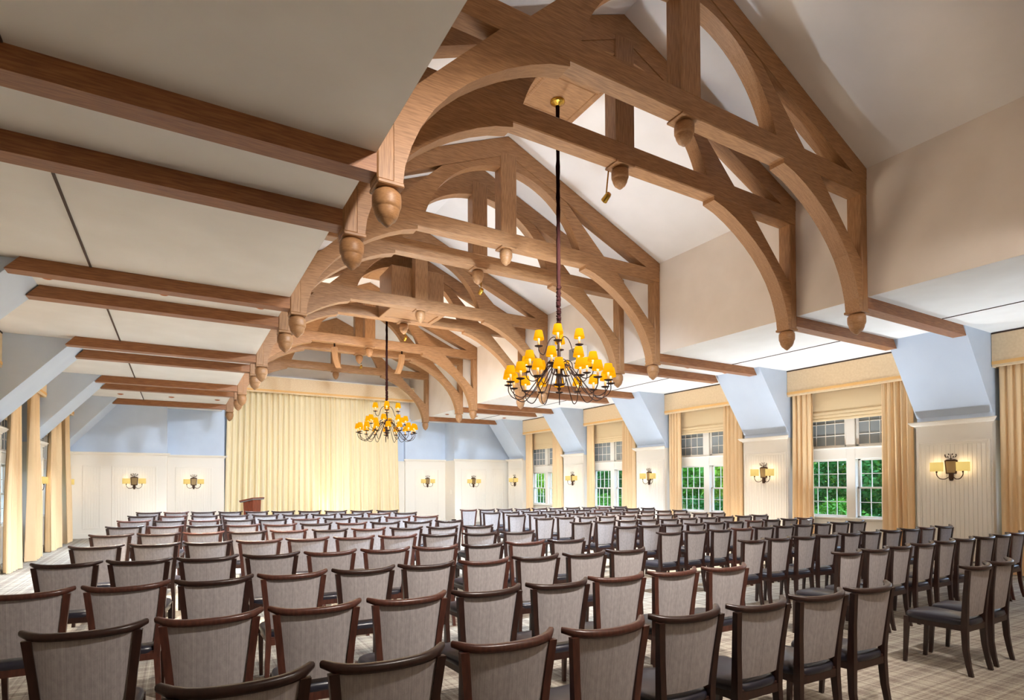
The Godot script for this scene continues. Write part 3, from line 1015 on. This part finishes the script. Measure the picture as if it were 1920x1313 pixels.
# ---------------------------------------------------------------- chairs
func make_chair(wood: Material) -> Node3D:
	# origin on the floor under the top rail; the seat points to local -z
	var root := thing("banquet_chair", "", "chair", Vector3.ZERO, 0.0, "")
	var HR := 0.268
	# top rail: swept rounded bar, its ends curving towards the sitter
	var st := S()
	st.set_smooth_group(0)
	var rings := []
	var n := 12
	for i in n + 1:
		var t := lerpf(-1.0, 1.0, float(i) / n)
		var c := Vector3(t * HR, 0.926 + 0.009 * t * t + 0.013 * pow(t, 6.0), -0.05 * t * t - 0.045 * pow(t, 6.0))
		var tan := Vector3(HR, 0, -0.10 * t - 0.27 * pow(t, 5.0)).normalized()
		var side := Vector3(tan.z, 0, -tan.x)
		var ring := []
		var k0 := 0.72 if absf(t) > 0.99 else 1.0
		for q in [[-0.017, -0.020], [0.017, -0.020], [0.022, -0.008], [0.022, 0.006], [0.012, 0.018], [-0.012, 0.018], [-0.021, 0.008], [-0.021, -0.008]]:
			ring.append(c + side * float(q[0]) * k0 + Vector3(0, float(q[1]) * k0, 0))
		rings.append(ring)
	for i in n:
		for k in 8: quad(st, rings[i][k], rings[i][(k + 1) % 8], rings[i + 1][(k + 1) % 8], rings[i + 1][k])
	st.set_smooth_group(-1)
	for k in range(1, 7):
		tri(st, rings[0][0], rings[0][k + 1], rings[0][k])
		tri(st, rings[n][0], rings[n][k], rings[n][k + 1])
	obj(st, "top_rail", wood, root)
	# rear legs that run up as the posts of the back
	for s in [-1.0, 1.0]:
		st = S()
		var sec := []
		for q in [[0.918, 0.236, 0.036, 0.021, 0.017], [0.70, 0.212, 0.062, 0.020, 0.019], [0.50, 0.194, 0.078, 0.021, 0.023], [0.40, 0.192, 0.082, 0.021, 0.025], [0.22, 0.202, 0.074, 0.019, 0.021], [0.08, 0.206, 0.052, 0.017, 0.018], [0.0, 0.208, 0.034, 0.016, 0.017]]:
			var c := Vector3(s * float(q[1]), q[0], -float(q[2]))
			var a: float = q[3]
			var b: float = q[4]
			sec.append([c + Vector3(-a, 0, -b), c + Vector3(a, 0, -b), c + Vector3(a, 0, b), c + Vector3(-a, 0, b)])
		for i in sec.size() - 1:
			for k in 4: quad(st, sec[i][k], sec[i][(k + 1) % 4], sec[i + 1][(k + 1) % 4], sec[i + 1][k])
		quad(st, sec[0][0], sec[0][1], sec[0][2], sec[0][3])
		quad(st, sec[-1][3], sec[-1][2], sec[-1][1], sec[-1][0])
		obj(st, "rear_leg", wood, root)
		st = S()
		var f0 := Vector3(s * 0.212, 0.43, -0.53)
		var f1 := Vector3(s * 0.205, 0.0, -0.555)
		var qa := []
		for e in [[f0, 0.021], [f1, 0.014]]:
			var c: Vector3 = e[0]
			var a: float = e[1]
			qa.append([c + Vector3(-a, 0, -a), c + Vector3(a, 0, -a), c + Vector3(a, 0, a), c + Vector3(-a, 0, a)])
		for k in 4: quad(st, qa[0][k], qa[0][(k + 1) % 4], qa[1][(k + 1) % 4], qa[1][k])
		quad(st, qa[0][0], qa[0][1], qa[0][2], qa[0][3])
		quad(st, qa[1][3], qa[1][2], qa[1][1], qa[1][0])
		obj(st, "front_leg", wood, root)
	# upholstered back between the posts
	st = S()
	st.set_smooth_group(0)
	var cols := 8
	var rows := 6
	var front := []
	var back := []
	for j in rows + 1:
		var v := float(j) / rows
		var y := lerpf(0.505, 0.912, v)
		var hw := lerpf(0.176, 0.219, v * v * 0.45 + v * 0.55)
		var zb := -lerpf(0.078, 0.036, v)
		var fa := []
		var ba := []
		for i in cols + 1:
			var t := lerpf(-1.0, 1.0, float(i) / cols)
			var bow := 0.028 * (1.0 - t * t) * lerpf(0.6, 1.0, v)
			var puff := (1.0 - pow(absf(t), 6.0)) * (1.0 if j > 0 and j < rows else 0.4)
			fa.append(Vector3(t * hw, y, zb + bow - 0.006 - 0.016 * puff))
			ba.append(Vector3(t * hw, y, zb + bow + 0.004 + 0.008 * puff))
		front.append(fa)
		back.append(ba)
	for j in rows:
		for i in cols:
			quad(st, back[j][i], back[j + 1][i], back[j + 1][i + 1], back[j][i + 1])
			quad(st, front[j][i + 1], front[j + 1][i + 1], front[j + 1][i], front[j][i])
	st.set_smooth_group(-1)
	for i in cols:
		quad(st, front[0][i], front[0][i + 1], back[0][i + 1], back[0][i])
		quad(st, back[rows][i], back[rows][i + 1], front[rows][i + 1], front[rows][i])
	for j in rows:
		quad(st, front[j][0], back[j][0], back[j + 1][0], front[j + 1][0])
		quad(st, back[j][cols], front[j][cols], front[j + 1][cols], back[j + 1][cols])
	obj(st, "backrest", M.fabric, root)
	# wooden frame under the seat
	st = S()
	prism_y(st, [Vector2(-0.195, -0.06), Vector2(0.195, -0.06), Vector2(0.222, -0.545), Vector2(-0.222, -0.545)], 0.375, 0.425)
	obj(st, "seat_frame", wood, root)
	st = S()
	box(st, Vector3(-0.19, 0.40, -0.095), Vector3(0.19, 0.44, -0.066), 0.004)
	obj(st, "rear_stretcher", wood, root)
	# cushion
	st = S()
	st.set_smooth_group(0)
	var outline := []
	for i in 28:
		var a := TAU * i / 28
		var cx := signf(cos(a)) * pow(absf(cos(a)), 0.42)
		var cz := signf(sin(a)) * pow(absf(sin(a)), 0.42)
		var z := -0.31 + cz * 0.255
		outline.append(Vector2(cx * lerpf(0.205, 0.243, (-z - 0.055) / 0.51), z))
	var lay := [[0.97, 0.42], [1.0, 0.432], [1.0, 0.452], [0.975, 0.468], [0.90, 0.479], [0.6, 0.490], [0.0, 0.495]]
	for l in lay.size() - 1:
		for i in 28:
			var q := []
			for e in [[l, i], [l, (i + 1) % 28], [l + 1, (i + 1) % 28], [l + 1, i]]:
				var p: Vector2 = outline[e[1]]
				var k: float = lay[e[0]][0]
				q.append(Vector3(p.x * k, lay[e[0]][1], -0.31 + (p.y + 0.31) * k))
			if l < lay.size() - 2: quad(st, q[0], q[1], q[2], q[3])
			else: tri(st, q[0], q[1], q[2])
	obj(st, "seat_cushion", M.vinyl, root)
	return root

func prism_y(st: SurfaceTool, poly: Array, y0: float, y1: float) -> void:
	var n := poly.size()
	for i in n:
		var a: Vector2 = poly[i]
		var b: Vector2 = poly[(i + 1) % n]
		quad(st, Vector3(a.x, y0, a.y), Vector3(b.x, y0, b.y), Vector3(b.x, y1, b.y), Vector3(a.x, y1, a.y))
	for i in range(1, n - 1):
		tri(st, Vector3(poly[0].x, y1, poly[0].y), Vector3(poly[i].x, y1, poly[i].y), Vector3(poly[i + 1].x, y1, poly[i + 1].y))
		tri(st, Vector3(poly[0].x, y0, poly[0].y), Vector3(poly[i + 1].x, y0, poly[i + 1].y), Vector3(poly[i].x, y0, poly[i].y))

func build_chairs() -> void:
	# rows from the back of the hall: first seat U, last seat U, D at both ends, sag, first seat shown, last seat shown
	var left := [
		[-0.95, 4.225, 2.36, 2.14, 0.0, 2, 9], [-0.98, 4.15, 3.60, 3.31, 0.0, 1, 9], [-0.90, 4.29, 5.00, 4.71, 0.0, 0, 9], [-0.91, 4.39, 6.70, 6.0, -0.08, 0, 9], [-0.85, 4.50, 8.42, 7.42, 0.05, 0, 9],
		[-0.86, 4.53, 10.22, 8.84, 0.0, 0, 9], [-0.82, 4.70, 12.10, 10.44, -0.12, 0, 9], [-0.79, 4.90, 14.0, 12.22, -0.25, 0, 9], [-0.74, 5.05, 16.08, 13.98, -0.25, 0, 9], [-0.68, 5.05, 18.08, 15.44, 0.05, 0, 9]]
	var right := [
		[6.08, 10.8, 2.2, 2.2, 0.0, 0, 1], [6.12, 10.95, 3.34, 3.34, 0.0, 0, 8], [6.37, 11.0, 4.70, 4.48, 0.0, 0, 9], [6.32, 11.02, 6.06, 5.90, 0.0, 0, 9], [6.58, 11.25, 7.30, 7.06, 0.0, 0, 9],
		[6.60, 11.43, 8.60, 8.26, 0.0, 0, 9], [6.75, 11.50, 10.1, 9.52, 0.0, 0, 9], [6.85, 11.75, 11.4, 10.98, 0.0, 0, 9], [6.95, 12.0, 12.85, 12.46, 0.0, 0, 9], [7.10, 12.0, 14.5, 13.68, 0.0, 0, 9]]
	var dark := make_chair(M.chair_dark)
	var red := make_chair(M.chair_red)
	names["banquet_chair"] = 2
	var used := [false, false]
	# chairs whose frame is the lighter, redder wood (row from the back, seat from the outer or aisle end of the row)
	var r := RandomNumberGenerator.new()
	r.seed = 99
	var light := {"0,4": 1, "0,5": 1, "1,2": 1, "1,3": 1, "1,4": 1, "1,8": 1, "2,0": 1, "2,1": 1, "2,3": 1, "2,6": 1, "1,7": 1, "3,6": 1, "3,8": 1, "4,3": 1, "5,2": 1, "5,4": 1}
	var darks := {"0,2": 1, "0,3": 1, "0,6": 1, "0,7": 1, "0,8": 1, "0,9": 1, "1,1": 1, "1,5": 1, "1,6": 1, "2,2": 1, "2,4": 1, "2,5": 1, "2,7": 1, "2,8": 1, "2,9": 1, "3,0": 1, "3,1": 1, "3,2": 1, "3,3": 1, "4,0": 1, "4,1": 1, "4,2": 1}
	for block in 2:
		var rows: Array = left if block == 0 else right
		for i in rows.size():
			var q: Array = rows[i]
			var step: float = (q[1] - q[0]) / 9.0
			var slope: float = (q[3] - q[2]) / (q[1] - q[0])
			for k in range(q[5], q[6] + 1):
				var t := k / 9.0
				var u: float = lerpf(q[0], q[1], t) + r.randf_range(-0.004, 0.004)
				var d: float = lerpf(q[2], q[3], t) + float(q[4]) * sin(PI * t) + r.randf_range(-0.02, 0.02)
				var is_light := r.randf() < 0.3
				var key := "%d,%d" % [i, k]
				if block == 0 and light.has(key): is_light = true
				elif block == 0 and darks.has(key): is_light = false
				elif block == 1: is_light = r.randf() < 0.12
				var turn := clampf(slope * 0.55, -0.16, 0.05) + r.randf_range(-0.03, 0.03)
				var seat := 9 - k if block == 0 else k       # counted from the aisle between the blocks
				var label := "%s chair, %s row from stage, %s seat from central aisle, %s block" % ["dark-framed" if not is_light else "red-brown framed", ORD[9 - i], ORD[seat], "lectern-side" if block == 0 else "window-side"]
				var src := red if is_light else dark
				var at := P(u, 0, d + 0.03)
				var c: Node3D
				if not used[1 if is_light else 0]:
					used[1 if is_light else 0] = true
					c = src
					c.position = at
					c.rotation.y = turn
					c.set_meta("label", label)
				else:
					c = src.duplicate()
					c.name = numbered("banquet_chair")
					add_child(c)
					c.position = at
					c.rotation.y = turn
					c.set_meta("label", label)
				c.set_meta("group", "chairs of the %s block" % ("lectern-side" if block == 0 else "window-side"))
				c.scale = Vector3(clampf(step * 0.92 / 0.536, 0.88, 1.10), 1, 1)

# ---------------------------------------------------------------- stage and small things
func build_stage() -> void:
	var st := cloth(1.47, 8.13, 0.01, 5.3, 0.085, 0.20, 77, 1.1)
	var drape := obj(st, "stage_curtain", M.stage)
	drape.position = P(0, 0, 23.42)
	tag(drape, "wide cream stage curtain hanging in folds across the end wall", "curtain")
	var v := thing("stage_valance", "long peach fabric valance box above the stage curtain", "valance", P(UC, 5.13, 23.0))
	st = S()
	box(st, Vector3(-HN + 0.01, 0, -0.04), Vector3(HN - 0.01, 0.60, 0), 0.01)
	obj(st, "pelmet", M.valance, v)
	st = S()
	box(st, Vector3(-HN + 0.01, 0.05, 0.0005), Vector3(HN - 0.01, 0.12, 0.008), 0.002)
	obj(st, "band", M.band, v)
	st = S()
	box(st, Vector3(-HN + 0.01, 0.60, -0.6), Vector3(HN - 0.01, 0.63, 0.01), 0.004)
	obj(st, "top_board", M.cream, v)
	# low panelled wall showing beside the curtain, window side
	var root := thing("wall_stage_side", "narrow cream panelled wall between the stage curtain and the set-back wall", "wall", Vector3.ZERO, 0.0, "", "structure")
	st = S()
	box(st, P(7.9, 0, 23.56), P(8.42, 2.62, DEND + 0.05))
	obj(st, "panelling", M.cream, root)
	st = S()
	box(st, P(7.9, 2.6, 23.52), P(8.42, 2.66, 23.6), 0.006)
	obj(st, "cornice", M.cream, root)
	# lectern turned towards the middle of the room
	var lec := thing("lectern", "reddish wooden lectern with slanted top standing before the stage curtain", "lectern", P(2.14, 0, 20.8), 0.85)
	st = S()
	var b := []
	for e in [[0.0, 0.20, 0.17], [0.06, 0.20, 0.17], [0.06, 0.185, 0.155], [1.12, 0.215, 0.18]]:
		b.append([Vector3(-e[1], e[0], -e[2]), Vector3(e[1], e[0], -e[2]), Vector3(e[1], e[0] + (0.06 if e[0] > 1 else 0.0), e[2]), Vector3(-e[1], e[0] + (0.06 if e[0] > 1 else 0.0), e[2])])
	for i in 3:
		for k in 4: quad(st, b[i][k], b[i][(k + 1) % 4], b[i + 1][(k + 1) % 4], b[i + 1][k])
	quad(st, b[3][0], b[3][1], b[3][2], b[3][3])
	quad(st, b[0][3], b[0][2], b[0][1], b[0][0])
	obj(st, "body", M.lectern, lec)
	st = S()
	box(st, Vector3(-0.31, -0.02, -0.27), Vector3(0.31, 0.02, 0.25), 0.008)
	var top := obj(st, "top", M.lectern, lec)
	top.position = Vector3(0, 1.19, 0)
	top.rotation.x = -0.2
	st = S()
	box(st, Vector3(-0.30, -0.05, -0.26), Vector3(0.30, -0.021, 0.24), 0.004)
	var un := obj(st, "underside", M.grey_slab, lec)
	un.position = Vector3(0, 1.19, 0)
	un.rotation.x = -0.2
	# curved column loudspeakers hung under the seventh truss
	for s in [-1.0, 1.0]:
		var sp := thing("column_speaker", "curved oak-coloured column loudspeaker hung under a truss, %s" % ("lectern side" if s < 0 else "window side"), "loudspeaker", P(UC + s * 1.04, 5.86, 17.2), s * 0.5)
		st = S()
		var ring := []
		for i in 8:
			var t := i / 7.0
			var c := Vector3(-s * 0.10 * t * t, -0.11 - 0.60 * t, -0.10 * t * t)
			ring.append([c + Vector3(-0.075, 0, -0.06), c + Vector3(0.075, 0, -0.06), c + Vector3(0.075, 0, 0.06), c + Vector3(-0.075, 0, 0.06)])
		for i in 7:
			for k in 4: quad(st, ring[i][k], ring[i][(k + 1) % 4], ring[i + 1][(k + 1) % 4], ring[i + 1][k])
		quad(st, ring[0][0], ring[0][1], ring[0][2], ring[0][3])
		quad(st, ring[7][3], ring[7][2], ring[7][1], ring[7][0])
		obj(st, "cabinet", M.oak_y, sp)
		st = S()
		box(st, Vector3(-0.02, -0.12, -0.02), Vector3(0.02, 0.0, 0.02), 0.004)
		obj(st, "bracket", M.iron, sp)
	# small grey loudspeaker on the nave wall
	var w := thing("wall_speaker", "small white box loudspeaker on the beige wall above the window-side aisle", "loudspeaker", P(UC + HN, 4.9, 11.4))
	st = S()
	box(st, Vector3(-0.16, -0.17, -0.28), Vector3(-0.005, 0.17, 0.28), 0.01)
	obj(st, "cabinet", M.plate, w)
	st = S()
	box(st, Vector3(-0.168, -0.15, -0.26), Vector3(-0.159, 0.15, 0.26), 0.003)
	obj(st, "grille", M.grey_slab, w)
	# brass spotlights clipped behind the tie beams, aimed over the seats towards the stage
	var list := [[-0.1, TRUSS[1] + TT, "eighth truss"], [0.15, TRUSS[3] + TT, "sixth truss"], [0.1, TRUSS[5] + TT, "fourth truss"], [0.1, TRUSS[7] + TT, "second truss"],
		[-2.3, 0.53, "eleventh truss, lectern side,"], [0.3, 0.53, "eleventh truss, middle,"], [2.3, 0.53, "eleventh truss, window side,"]]
	for i in list.size():
		var q: Array = list[i]
		var o := thing("brass_spotlight", "small brass spotlight behind the tie beam of the %s from the curtain" % q[2], "spotlight", P(UC + float(q[0]), 5.86, float(q[1]) + 0.05), 0.0, "brass spotlights")
		st = S()
		tube(st, [Vector3(0, 0.06, 0.06), Vector3(0, -0.30, 0.0), Vector3(0.0, -0.34, 0.0)], [0.01], 6)
		obj(st, "stem", M.brass, o)
		st = S()
		tube(st, [Vector3(0, -0.33, 0.06), Vector3(0, -0.34, 0.04), Vector3(0, -0.385, -0.05)], [0.032, 0.04, 0.045], 10)
		obj(st, "head", M.brass, o)
		st = S()
		tube(st, [Vector3(0, -0.384, -0.048), Vector3(0, -0.387, -0.054)], [0.036], 10)
		obj(st, "lens", M.lens, o)
		var l := SpotLight3D.new()
		l.light_color = Color(0.86, 0.93, 1.0) if i < 4 else Color(1.0, 0.96, 0.92)
		l.light_energy = SP_E[i]
		l.light_size = 0.12
		l.spot_angle = 68.0 if i < 4 else 46.0
		l.spot_range = 60.0
		l.spot_attenuation = 2.0
		l.shadow_enabled = true
		l.position = o.position + Vector3(0, -0.40, -0.08)
		add_child(l)
		l.look_at(l.position + Vector3(0, -1.0, -0.85 if i < 4 else -1.15))

# ---------------------------------------------------------------- garden
func build_garden() -> void:
	var st := S()
	box(st, P(13.45, -0.6, -8), P(70, -0.3, 75))
	var lawn := obj(st, "lawn", M.grass)
	tag(lawn, "green lawn outside the windows", "lawn", "", "structure")
	st = S()
	box(st, P(-45, -0.6, -8), P(-3.4, -0.3, 60))
	lawn = obj(st, "lawn", M.grass)
	tag(lawn, "green lawn outside the lectern-side windows", "lawn", "", "structure")
	# one crown of leaves for each of three greens, shared by the trees
	var crowns := []
	for v in 3:
		var r := RandomNumberGenerator.new()
		r.seed = 300 + v
		st = S()
		for i in 9000:
			var dir := Vector3(r.randfn(), r.randfn(), r.randfn()).normalized()
			var lump := 1.0 + 0.18 * sin(dir.x * 7.0 + v) * sin(dir.y * 6.0 + 2.0 * v) + 0.1 * sin(dir.z * 13.0)
			var p := dir * lump * pow(r.randf_range(0.35, 1.0), 0.4)
			var a := Vector3(r.randfn(), r.randfn() * 0.6, r.randfn()).normalized()
			var b := a.cross(Vector3(r.randfn(), r.randfn(), r.randfn())).normalized()
			var sz := r.randf_range(0.036, 0.068)
			var q0 := p - a * sz
			var q1 := p + b * sz * 0.5
			var q2 := p + a * sz
			var q3 := p - b * sz * 0.5
			quad(st, q0, q1, q2, q3)
		crowns.append(done(st))
	var trunk := S()
	tube(trunk, [Vector3(0, -0.5, 0), Vector3(0.04, 1.0, 0.02), Vector3(0, 2.4, 0), Vector3(0.1, 3.6, 0.05)], [0.19, 0.15, 0.12, 0.05], 8)
	var trunk_m := done(trunk)
	var r := RandomNumberGenerator.new()
	r.seed = 5
	var lines := [[18.3, 3.9, 6.0, 8, 1.5, "front"], [22.6, 4.3, 8.0, 7, 1.66, "middle"], [27.6, 5.6, 11.0, 7, 2.15, "back"]]
	for q in lines:
		for i in int(q[3]):
			var v := (i + int(q[0])) % 3
			var o := thing("garden_tree", "%s leafy tree beyond the garden windows, %s from the rear in the %s line" % [["bright green", "deep green", "yellow-green"][v], ORD[i], q[5]], "tree", P(q[0], -0.3, float(q[2]) + float(q[1]) * i), r.randf_range(0, TAU), "garden trees")
			put(trunk_m, "trunk", M.bark, o)
			var cr := put(crowns[v], "crown", M["leaf%d" % v], o)
			var k: float = q[4]
			cr.position = Vector3(0, 2.1 * k / 1.5, 0)
			cr.scale = Vector3(k, k * 1.12, k)
	# hedge in front of the trunks
	var hedge := S()
	r.seed = 71
	for i in 5200:
		var p := Vector3(r.randf_range(-0.55, 0.55), r.randf_range(0.0, 1.55), r.randf_range(-2.0, 2.0))
		p.y *= 0.85 + 0.15 * sin(p.z * 4.0)
		var a := Vector3(r.randfn(), r.randfn() * 0.6, r.randfn()).normalized()
		var b := a.cross(Vector3(r.randfn(), r.randfn(), r.randfn())).normalized()
		var sz := r.randf_range(0.05, 0.1)
		quad(hedge, p - a * sz, p + b * sz * 0.5, p + a * sz, p - b * sz * 0.5)
	var hedge_m := done(hedge)
	for i in 7:
		var o := put(hedge_m, "garden_shrub", M["leaf%d" % (1 if i % 2 == 0 else 0)])
		o.position = P(15.6 + 0.25 * (i % 2), -0.3, 6.0 + 4.3 * i)
		o.rotation.y = PI * (i % 2)
		tag(o, "%s shrub of the hedge below the trees, %s from the rear" % ["deep green" if i % 2 == 0 else "bright green", ORD[i]], "shrub", "garden hedge")
	# tufts of pale grass under the windows
	var tuft := S()
	for i in 60:
		var an := r.randf() * TAU
		var lean := r.randf_range(0.15, 0.5)
		var b0 := Vector3(cos(an), 0, sin(an)) * 0.08
		var tip := Vector3(cos(an) * lean, r.randf_range(0.9, 1.4), sin(an) * lean)
		var sd := Vector3(-sin(an), 0, cos(an)) * 0.008
		var mid := b0.lerp(tip, 0.55) + Vector3(0, 0.12, 0)
		quad(tuft, b0 - sd, b0 + sd, mid + sd, mid - sd)
		tri(tuft, mid - sd, mid + sd, tip)
	var tuft_m := done(tuft)
	var pale := mat(c8(186, 190, 110), 0.9)
	for i in 5:
		var o := put(tuft_m, "grass_tuft", pale)
		o.position = P(14.5, -0.3, [8.3, 9.6, 13.4, 14.8, 19.4][i])
		o.rotation.y = i * 1.3
		tag(o, "pale green ornamental grass tuft outside the windows, %s from the rear" % ORD[i], "grass", "grass tufts")
	# trees of the lectern side
	for i in 5:
		var o := thing("garden_tree", "dark green tree outside the lectern-side windows, %s from the rear" % ORD[i], "tree", P(-5.75, -0.3, [17.0, 21.0, 25.0, 29.0, 33.0][i]), i * 1.1, "garden trees")
		put(trunk_m, "trunk", M.bark, o)
		var cr := put(crowns[1], "crown", M.leaf1, o)
		cr.position = Vector3(0, 2.2, 0)
		cr.scale = Vector3(1.6, 2.0, 1.6)

# ---------------------------------------------------------------- scene
var CH_E := [0.15, 0.42, 0.12]
var SC_E := 0.05
var DL_E := [6.0, 34.0, 42.0, 32.0, 5.0]
var DL_R := 1.2
var UP_E := [3.2, 0.5, 0.4]
var UP_S := [12.0, 16.0, 13.0, 8.0, 4.5]
var UP_N := [15.0, 13.0, 11.0]
var SP_E := [72.0, 70.0, 12.0, 1.5, 40.0, 20.0, 8.0]

func _ready() -> void:
	# camera: level to within a degree, lens shifted upwards
	var cam := Camera3D.new()
	cam.projection = Camera3D.PROJECTION_FRUSTUM
	cam.near = 0.05
	cam.far = 300.0
	cam.size = 2.0 * 0.05 * 656.5 / 1070.0
	cam.frustum_offset = Vector2(0, 0.05 * (890.2 - 656.5) / 1070.0)
	var x := Vector3(0.86298135, -0.00436277, 0.50521693)
	var y := Vector3(-0.00417119, 0.99986711, 0.01575927)
	var z := Vector3(-0.50521855, -0.01570732, 0.86284848)
	cam.transform = Transform3D(Basis(x, y, z), Vector3(0, 1.68, 0))
	add_child(cam)
	cam.current = true
	# daylight
	var we := WorldEnvironment.new()
	var env := Environment.new()
	env.background_mode = Environment.BG_SKY
	var sky := Sky.new()
	var sm := ProceduralSkyMaterial.new()
	sm.sky_top_color = c8(150, 190, 240)
	sm.sky_horizon_color = c8(226, 236, 246)
	sm.ground_bottom_color = c8(120, 130, 110)
	sm.ground_horizon_color = c8(200, 206, 200)
	sm.energy_multiplier = 8.0
	sky.sky_material = sm
	env.sky = sky
	env.tonemap_mode = Environment.TONE_MAPPER_LINEAR
	env.tonemap_exposure = 1.24
	env.sdfgi_enabled = true
	env.ssao_enabled = true
	env.ssil_enabled = true
	we.environment = env
	add_child(we)

	make_materials()
	build_shell()
	var ycs := [2.855, 2.82, 2.80, 2.775, 2.75]
	for i in 5:
		pier(1.0, PIER[i], ycs[i], "cream panelled pier with sloping pale-blue head, window side, %s from the stage" % ORD[4 - i])
		if i >= 1: pier(-1.0, LPIER[i], ycs[i] - 0.02, "cream panelled pier with sloping pale-blue head, lectern side, %s from the stage" % ORD[4 - i])
	var n := 1
	for k in 5:
		var w := "%s from the stage, garden side" % ORD[4 - k]
		window(n, 1.0, BAY[k], [0.0, 0.0, -0.03, -0.05, -0.07][k], "double sash window with grid panes and grey transom, %s" % w)
		dress_window(1.0, k, w)
		n += 1
	for k in [2, 3, 4]:
		var w := "%s from the stage, lectern side" % ORD[4 - k]
		window(n, -1.0, LBAY[k], -0.05, "double sash window with grid panes and grey transom, %s" % w)
		dress_window(-1.0, k, w)
		n += 1
	build_trusses()
	build_stage()
	build_chandeliers()
	build_sconces()
	build_downlights()
	build_uplights()
	build_chairs()
	build_garden()
